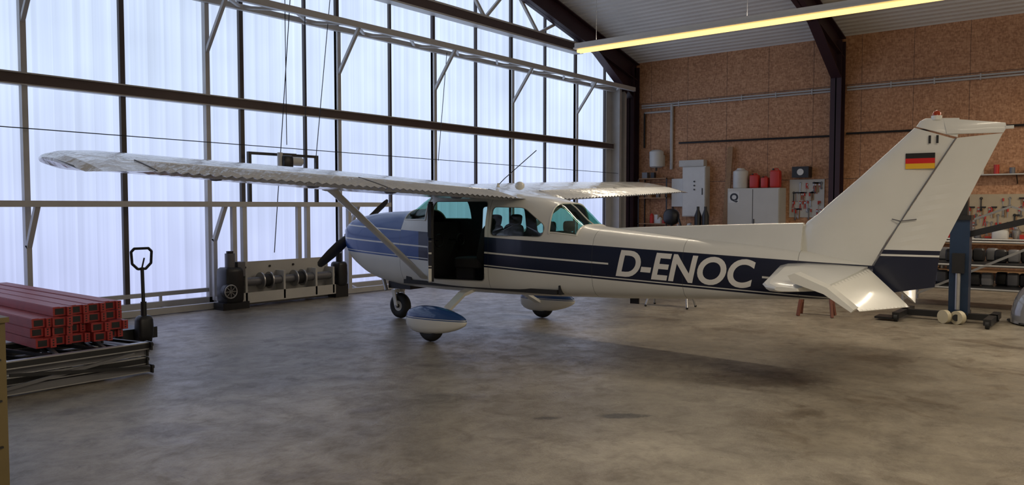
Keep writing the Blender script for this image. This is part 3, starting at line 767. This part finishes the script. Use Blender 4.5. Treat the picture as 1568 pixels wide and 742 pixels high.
# ------------------------------------------------------------------ left foreground objects
# stack of long red rack beams (box section with stepped lip and end connector)
b=MB()
for lay in range(4):
    for k in range(5):
        x=2.98+k*.178+random.uniform(-.010,.010)+(.02 if lay==3 else 0);z=.36+lay*.095;y0=8.36+random.uniform(-.05,.16)+.03*lay;y1=y0+3.25+random.uniform(-.1,.1)
        if lay==3 and k==0: continue
        b.box((x,y0+.01,z),(x+.168,y1,z+.088),0)
        b.box((x+.010,y0+.02,z+.088),(x+.070,y1-.02,z+.092),0)
        b.box((x-.002,y0,z+.004),(x+.004,y1,z+.03),0)
        b.box((x+.12,y0-.03,z-.002),(x+.172,y0+.012,z+.09),0)
        b.box((x+.02,y0+.006,z+.015),(x+.10,y0+.011,z+.075),1)
        for q in (.02,.045,.07):
            b.box((x+.138,y0-.033,z+q-.005),(x+.152,y0-.029,z+q+.008),1)
b.build("red_rack_beams",[M_red,M_black])
b=MB()
for lay in range(4):
    z=.02+lay*.082;dx=random.uniform(-.07,.05);dy=random.uniform(-.05,.10)
    sk=random.uniform(-.05,.05)
    for y in (8.0+dy,9.05+dy):
        def bx(x0,yy0,z0,x1,yy1,z1,mi):
            b.add([(x0,yy0-sk,z0),(x1,yy0+sk,z0),(x1,yy1+sk,z0),(x0,yy1-sk,z0),(x0,yy0-sk,z1),(x1,yy0+sk,z1),(x1,yy1+sk,z1),(x0,yy1-sk,z1)],[(0,3,2,1),(4,5,6,7),(0,1,5,4),(1,2,6,5),(2,3,7,6),(3,0,4,7)],mi)
        mi_=(0,2,0,2)[lay]
        bx(1.6+dx,y,z+.01,3.9+dx,y+.012,z+.065,mi_);bx(1.6+dx,y,z,3.9+dx,y+.07,z+.012,1);bx(1.6+dx,y,z+.063,3.9+dx,y+.07,z+.075,1 if lay%2 else 0)
        b.box((3.9+dx,y-.03,z-.005),(3.915+dx,y+.10,z+.08),2)
        for q in range(3): b.cyl((3.915+dx,y+.01+q*.03,z+.04),(3.925+dx,y+.01+q*.03,z+.04),.009,n=8,mi=1)
    for q in range(5):
        b.beam((1.7+dx+q*.45,8.05+dy,z+.04),(1.7+dx+(q+.5)*.45,9.05+dy,z+.04),.03,.03,0);b.beam((1.7+dx+(q+.5)*.45,9.05+dy,z+.04),(1.7+dx+(q+1)*.45,8.05+dy,z+.04),.03,.03,2)
b.beam((2.3,7.93,.06),(3.75,7.97,.24),.02,.03,0);b.beam((2.6,7.92,.22),(3.9,7.95,.08),.02,.03,2)
b.build("rack_upright_frames",[M_grey,M_steel,M_black])
# pallet jack
b=MB();X0,Y0=4.72,9.75
b.sup((X0,Y0,.22),(.10,.09,.16),.5,0,16);b.cyl((X0,Y0,.05),(X0,Y0,.55),.035,n=14)
for x in (-.06,.06): b.cyl((X0+x-.025,Y0+.05,.09),(X0+x+.025,Y0+.05,.09),.09,n=20,mi=1)
b.cyl((X0,Y0,.42),(X0+.02,Y0+.06,.98),.022,n=12)
hp=[(-.05,.0,.96),(-.12,0,1.03),(-.13,0,1.18),(-.09,0,1.22),(.09,0,1.22),(.13,0,1.18),(.12,0,1.03),(.05,0,.96),(-.05,0,.96)]
b.tube([(X0+.02+x,Y0+.07,z) for x,y,z in hp],.017,10);b.tube([(X0+.02,Y0+.07,.96),(X0+.05,Y0+.06,1.10)],.01,8)
b.box((X0-.22,Y0+.10,.06),(X0+.22,Y0+.22,.20),0)
for x in (-.19,.19): b.box((X0+x-.08,Y0+.2,.08),(X0+x+.08,Y0+1.35,.13),0);b.cyl((X0+x-.03,Y0+1.25,.045),(X0+x+.03,Y0+1.25,.045),.045,n=14,mi=1)
b.build("pallet_jack",[M_black,M_dark],smooth=True)
b=MB();b.box((.75,5.1,0.05),(1.66,5.65,1.08));b.box((.73,5.08,1.08),(1.675,5.67,1.11));b.box((.78,5.12,0),(1.62,5.6,.05),1)
for z in (.35,.62,.86): b.box((.78,5.085,z),(1.63,5.1,z+.01),1);b.box((1.1,5.07,z+.08),(1.3,5.09,z+.1),1)
b.build("tool_cabinet",[M_gold,M_black])

# ------------------------------------------------------------------ right wall furniture
b=MB()
segs=((YD-.6,6.50),(6.10,.20),(-.20,-4.0))
for z in (4.86,4.93):
    for ya_,yb_ in segs: b.cyl((XR-.06,ya_,z),(XR-.06,yb_,z),.025,n=10)
b.cyl((XR-.06,11.25,4.9),(XR-.06,11.25,2.9),.05,n=10)
for y in (-3,-2,-1,1,2,3,4,5,7,8,9,10,11): b.box((XR-.09,y,4.82),(XR-.004,y+.03,4.97))
b.cyl((XR-.06,12.2,4.7),(XR-.06,12.2,3.6),.03,n=8,mi=1);b.cyl((XR-.06,12.2,4.7),(XR-.06,11.25,4.7),.03,n=8,mi=0)
for ya_,yb_ in ((11.0,6.5),(6.1,.2),(-.2,-4)): b.cyl((XR-.06,ya_,3.70),(XR-.06,yb_,3.66),.028,n=8,mi=1)
b.build("conduit_pipes",[M_wsteel,M_black],smooth=True)
b=MB();XQ=XR-.004
b.box((XQ-.3,10.0,1.45),(XQ,10.75,2.95));b.box((XQ-.32,10.02,1.48),(XQ-.3,10.73,2.92),1);b.box((XQ-.33,10.08,2.1),(XQ-.31,10.11,2.3),2)
b.box((XQ-.22,10.75,1.75),(XQ,11.15,2.6),1);b.box((XQ-.24,10.1,2.96),(XQ,10.9,3.15),0)
for k in range(3): b.cyl((XQ-.34,10.35,2.5-.12*k),(XQ-.31,10.35,2.5-.12*k),.025,n=10,mi=2)
b.build("electrical_cabinet",[M_cab,M_wplast,M_black])
b=MB();b.cyl((XR-.28,11.65,2.96),(XR-.28,11.65,3.50),.22,n=24,prof=[(0,.15),(.06,.21),(.9,.22),(1,.14)]);b.box((XR-.1,11.5,3.0),(XR-.003,11.8,3.35));b.cyl((XR-.28,11.65,2.86),(XR-.28,11.65,2.98),.03,n=10,mi=1);b.build("water_heater",[M_wplast,M_black],smooth=True)
e=empty("storage_shelf",(0,0,0))
b=MB()
for z in (1.2,2.0,2.6): b.box((XR-.45,11.2,z),(XR-.02,12.2,z+.03),0)
for y in (11.2,12.17): b.box((XR-.45,y,0),(XR-.42,y+.03,2.63),1);b.box((XR-.05,y,0),(XR-.02,y+.03,2.63),1)
b.build("shelf_frame",[M_wood,M_black],e)
b=MB()
for i in range(16):
    y=random.uniform(11.3,12.05);z=random.choice((1.23,2.03,2.63));h=random.uniform(.1,.2 if z>2.5 else .32);r=random.uniform(.05,.09);x=XR-random.uniform(.15,.35)
    if i%2: b.cyl((x,y,z),(x,y,z+h),r,n=14,mi=i%5,prof=[(0,r),(.8,r),(.9,r*.5),(1,r*.5)])
    else: b.box((x-r,y-r,z),(x+r,y+r,z+h),i%5)
b.build("shelf_clutter",[M_black,M_redc,M_wplast,M_grey,M_wood],e)
b=MB();b.box((XR-.55,7.7,.05),(XR-.02,9.2,2.27));b.box((XR-.57,7.72,.08),(XR-.55,8.44,2.24),0);b.box((XR-.57,8.46,.08),(XR-.55,9.18,2.24),0)
b.box((XR-.56,8.44,.08),(XR-.553,8.46,2.24),1);b.box((XR-.59,8.40,1.2),(XR-.57,8.42,1.4),1);b.box((XR-.5,7.75,0),(XR-.1,9.15,.05),1)
b.box((XR-.574,8.84,1.86),(XR-.571,9.16,2.18),2)
cabq=b.build("storage_cabinet",[M_cab,M_black,M_wplast])
me=textmesh("Q",.04)
for v in me.vertices: v.co=(XR-.576,9.12-v.co.x*.30,1.92+v.co.y*.29)
me.materials.clear();me.materials.append(M_black);o=bpy.data.objects.new("label_letter",me);COL.objects.link(o);o.parent=cabq
b=MB();b.cyl((XR-.3,8.92,2.275),(XR-.3,8.92,2.85),.2,n=22,prof=[(0,.19),(.05,.21),(.85,.21),(.93,.12),(1,.10)]);b.build("white_canister",M_wplast,smooth=True)
def jerry(y,h,w):
    b=MB();b.sup((XR-.3,y,2.275+h*.45),(.10,w,h*.45),.25,0,16);b.cyl((XR-.3,y+w*.5,2.27+h*.88),(XR-.3,y+w*.5,2.27+h),.03,n=10,mi=1);b.tube([(XR-.3,y-w*.7,2.27+h*.85),(XR-.3,y-w*.4,2.27+h*.98),(XR-.3,y+w*.2,2.27+h*.98),(XR-.3,y+w*.3,2.27+h*.85)],.015,6)
    b.build("red_jerrycan",[M_redc,M_black],smooth=True)
jerry(8.5,.42,.13);jerry(7.90,.55,.14);jerry(8.2,.33,.10)
b=MB();b.beam((XR-.45,9.37,0.02),(XR-.10,9.32,3.5),.05,.16);b.build("leaning_plank",M_wood)
def toolboard(name,y0,y1,z0,z1,n,bg):
    e=empty(name,(0,0,0));b=MB();b.box((XR-.03,y0,z0),(XR-.006,y1,z1));b.build("board",bg,e)
    b=MB();x=XR-.05
    for i in range(n):
        y=y0+.08+(y1-y0-.16)*((i*.618)%1);z=z1-.1-(z1-z0-.25)*random.choice((0,.33,.62,.9));L_=random.uniform(.12,.30)
        k=i%4;mi=random.choice((0,1,2,0))
        if k==0: b.beam((x,y,z),(x,y,z-L_),.012,.022,mi);b.torus((x,y,z),(1,0,0),.025,.008,14,6,mi);b.torus((x,y,z-L_),(1,0,0),.022,.008,14,6,mi)
        elif k==1: b.cyl((x,y,z),(x,y,z-L_*.45),.02,n=8,mi=3);b.cyl((x,y,z-L_*.45),(x,y,z-L_),.006,n=6,mi=0)
        elif k==2: b.beam((x,y-.01,z),(x,y+.03,z-L_),.012,.016,3);b.beam((x,y+.02,z),(x,y-.03,z-L_),.012,.016,3);b.cyl((x-.008,y,z-.05),(x+.008,y,z-.05),.025,n=10,mi=0)
        else: b.beam((x,y,z),(x,y,z-L_),.02,.02,4);b.beam((x,y-.06,z),(x,y+.06,z),.035,.035,1)
    b.build("hanging_tools",[M_steel,M_black,M_grey,M_redc,M_wood],e,True)
M_peg=mat("pegboard_beige",(.46,.38,.26),.6,0,.1,5)
toolboard("tool_board",6.65,7.6,1.45,2.5,44,M_cab)
toolboard("tool_board",.9,5.2,1.15,2.05,120,M_peg)
b=MB();b.box((XR-.3,7.0,2.55),(XR-.02,7.45,2.85),0);b.cyl((XR-.31,7.22,2.7),(XR-.30,7.22,2.7),.09,n=18,mi=1);b.build("wall_clock_box",[M_black,M_wplast])
b=MB();b.box((XR-.3,.5,2.5),(XR-.02,5.3,2.53),0);
for y in (.8,2.2,3.6,5.0): b.beam((XR-.02,y,2.3),(XR-.28,y,2.5),.02,.03,1)
for i in range(14):
    y=.7+i*.32;h=random.uniform(.1,.25);b.cyl((XR-.16,y,2.53),(XR-.16,y,2.53+h),.06,n=12,mi=2+i%3)
b.build("long_storage_shelf",[M_cab,M_black,M_redc,M_wplast,M_grey],smooth=True)
def bench(name,y0,y1,n):
    e=empty(name,(0,0,0));b=MB();b.box((XR-.85,y0,.86),(XR-.05,y1,.92),0)
    for y in (y0+.05,y1-.1,(y0+y1)/2):
        for x in (XR-.83,XR-.13): b.box((x,y,0),(x+.06,y+.06,.86),1)
    b.box((XR-.8,y0+.1,.2),(XR-.1,y1-.1,.23),0);b.build("bench_frame",[M_wood,M_grey],e)
    b=MB()
    for i in range(n):
        y=y0+.15+(y1-y0-.3)*((i*.618)%1);z=random.choice((.92,.92,.23));h=random.uniform(.08,.35);r=random.uniform(.05,.14);x=XR-random.uniform(.25,.65);k=i%3
        if k==0: b.box((x-r,y-r,z),(x+r,y+r,z+h),i%6)
        elif k==1: b.cyl((x,y,z),(x,y,z+h),r*.7,n=16,mi=i%6,prof=[(0,r*.7),(.75,r*.7),(.88,r*.35),(1,r*.35)])
        else: b.sup((x,y,z+h*.5),(r,r*1.3,h*.5),.5,i%6,14)
    b.build("bench_clutter",[M_black,M_grey,M_wplast,M_redc,M_steel,M_wood],e,True)
bench("workbench",9.55,11.1,20);bench("workbench",.4,6.0,44)
b=MB()
for y in (9.65,9.88): 
    b.cyl((XR-1.05,y,0),(XR-1.05,y,1.75),.10,n=18,mi=0,prof=[(0,.10),(.85,.10),(.95,.04),(1,.04)])
b.build("gas_bottles",M_black,smooth=True)
b=MB();b.cyl((XR-1.0,11.6,.0),(XR-1.0,11.6,.62),.09,n=18,prof=[(0,.09),(.85,.09),(1,.03)]);b.cyl((XR-1.0,11.6,.62),(XR-1.0,11.6,.72),.02,n=8,mi=1);b.build("fire_extinguisher",[M_redc,M_black],smooth=True)
b=MB();b.cyl((XR-1.3,10.6,.04),(XR-1.3,10.6,1.5),.03,n=10);b.sup((XR-1.3,10.6,1.45),(.18,.24,.24),.8,0,18);b.cyl((XR-1.3,10.6,0),(XR-1.3,10.6,.04),.25,n=20);b.tube([(XR-1.3,10.4,1.5),(XR-1.5,10.2,1.2),(XR-1.4,10.15,.5)],.03,8);b.build("pedestal_fan",M_black,smooth=True)

# ------------------------------------------------------------------ right: mobile lift
b=MB();cx,cy=13.45,2.05
b.box((cx-.11,cy-.13,.12),(cx+.11,cy+.13,1.62),0);b.box((cx-.07,cy-.09,1.62),(cx+.07,cy+.09,2.02),1);b.box((cx-.13,cy-.15,1.55),(cx+.13,cy+.15,1.62),1)
b.box((cx-.30,cy-.12,.06),(cx+.30,cy+.12,.16),1)
for y in (-.45,.75): b.box((cx-.62,cy+y-.05,.05),(cx+.45,cy+y+.05,.14),1)
b.box((cx-.06,cy-.5,.05),(cx+.06,cy+.8,.14),1)
b.box((cx-.62,cy+.74,.03),(cx-.3,cy+1.05,.06),1)
for x,y in ((-.58,-.45),(.42,-.45),(.42,.75),(-.58,.75)): b.cyl((cx+x,cy+y-.025,.06),(cx+x,cy+y+.025,.06),.06,n=18,mi=2)
b.cyl((cx-.36,cy-.02,.10),(cx-.28,cy-.06,.10),.10,n=24,mi=3);b.cyl((cx-.36,cy+.16,.10),(cx-.30,cy+.12,.10),.10,n=24,mi=3)
b.cyl((cx-.37,cy-.02,.10),(cx-.36,cy-.02,.10),.05,n=16,mi=2)
b.box((cx-.20,cy-.08,.75),(cx-.11,cy+.08,1.05),1);b.cyl((cx-.16,cy,.2),(cx-.16,cy,.75),.035,n=12,mi=4)
b.beam((cx,cy,1.30),(cx-.1,cy-1.1,1.62),.07,.09,1)
b.build("mobile_jack_lift",[M_bluel,M_black,M_dark,M_beige,M_steel],smooth=True)
b=MB()
for x in (15.2,16.4):
    for y in (.9,3.2): b.cyl((x,y,0),(x,y,1.15),.025,n=10)
for z in (.35,.75,1.15):
    for x in (15.2,16.4): b.cyl((x,.9,z),(x,3.2,z),.022,n=10)
    for y in (.9,3.2): b.cyl((15.2,y,z),(16.4,y,z),.022,n=10)
b.beam((15.2,3.2,.1),(15.2,.9,1.3),.04,.04);b.beam((15.2,3.2,1.1),(15.2,1.6,1.75),.035,.035);b.beam((15.2,1.6,1.75),(15.2,.9,1.5),.035,.035)
b.box((15.2,.95,.36),(16.4,3.15,.39),1);b.box((15.2,.95,.76),(16.4,3.15,.79),1)
for i in range(24):
    y=1.05+(i%12)*.18;z=.5 if i<12 else .9;b.sup((15.45+random.random()*.6,y,z),(.12,.1,.12),.5,1+i%2,12)
b.build("steel_parts_trolley",[M_steel,M_black,M_grey],smooth=True)
b=MB()
def cut(v): return Vector((v.x,v.y,max(v.z,0)))
b.sup((13.95,.72,.02),(.60,.72,.74),.85,0,32,fn=cut);b.tube([(13.33,.72,.03),(13.5,1.25,.03),(13.9,1.46,.03),(14.3,1.25,.03),(14.55,.72,.03)],.02,8,1)
b.tube([(13.34,.72,.03),(13.42,.72,.50),(13.7,.72,.73),(14.1,.72,.76),(14.45,.72,.5)],.015,8,1)
b.build("acrylic_canopy",[M_clear,M_black],smooth=True)
def trestle(x,y,h,w,mt,rz):
    b=MB();b.box((-w/2,-.06,h-.05),(w/2,.06,h),0)
    for sx_ in (-1,1):
        for sy in (-1,1): b.beam((sx_*(w/2-.08),sy*.03,h-.04),(sx_*(w/2-.02),sy*.17,0.0),.04,.05,0)
        b.beam((sx_*(w/2-.05),-.12,h*.4),(sx_*(w/2-.05),.12,h*.4),.03,.04,0)
    b.build("wooden_trestle",mt,loc=(x,y,0.003),rotz=rz)
M_rwood=mat("reddish_wood",(.16,.05,.03),.6,0,.2,10)
trestle(12.75,3.95,.55,.55,M_rwood,math.radians(100))
b=MB();b.box((-.4,-.08,.40),(.4,.08,.44))
for sx_ in (-1,1):
    for sy in (-1,1): b.cyl((sx_*.30,sy*.05,.42),(sx_*.38,sy*.2,.015),.018,n=8);b.sup((sx_*.38,sy*.2,.02),(.025,.025,.02),1,1,8)
b.build("step_stool",[M_steel,M_dark],loc=(12.3,6.3,0),rotz=math.radians(95),smooth=True)

# ------------------------------------------------------------------ world, camera
w=bpy.data.worlds.new("world");sc.world=w;w.use_nodes=True;bg=w.node_tree.nodes["Background"];bg.inputs[0].default_value=(.5,.6,.8,1);bg.inputs[1].default_value=.3
cam=bpy.data.cameras.new("camera");co=bpy.data.objects.new("camera",cam);COL.objects.link(co);sc.camera=co
cam.sensor_width=36;cam.lens=1190/1568*36;cam.clip_end=200
co.location=(0,0,1.75);co.rotation_euler=(math.radians(90)-math.atan(55/1190),0,math.radians(38.7-90))
sc.view_settings.view_transform='Standard';sc.view_settings.look='None';sc.view_settings.exposure=0.03
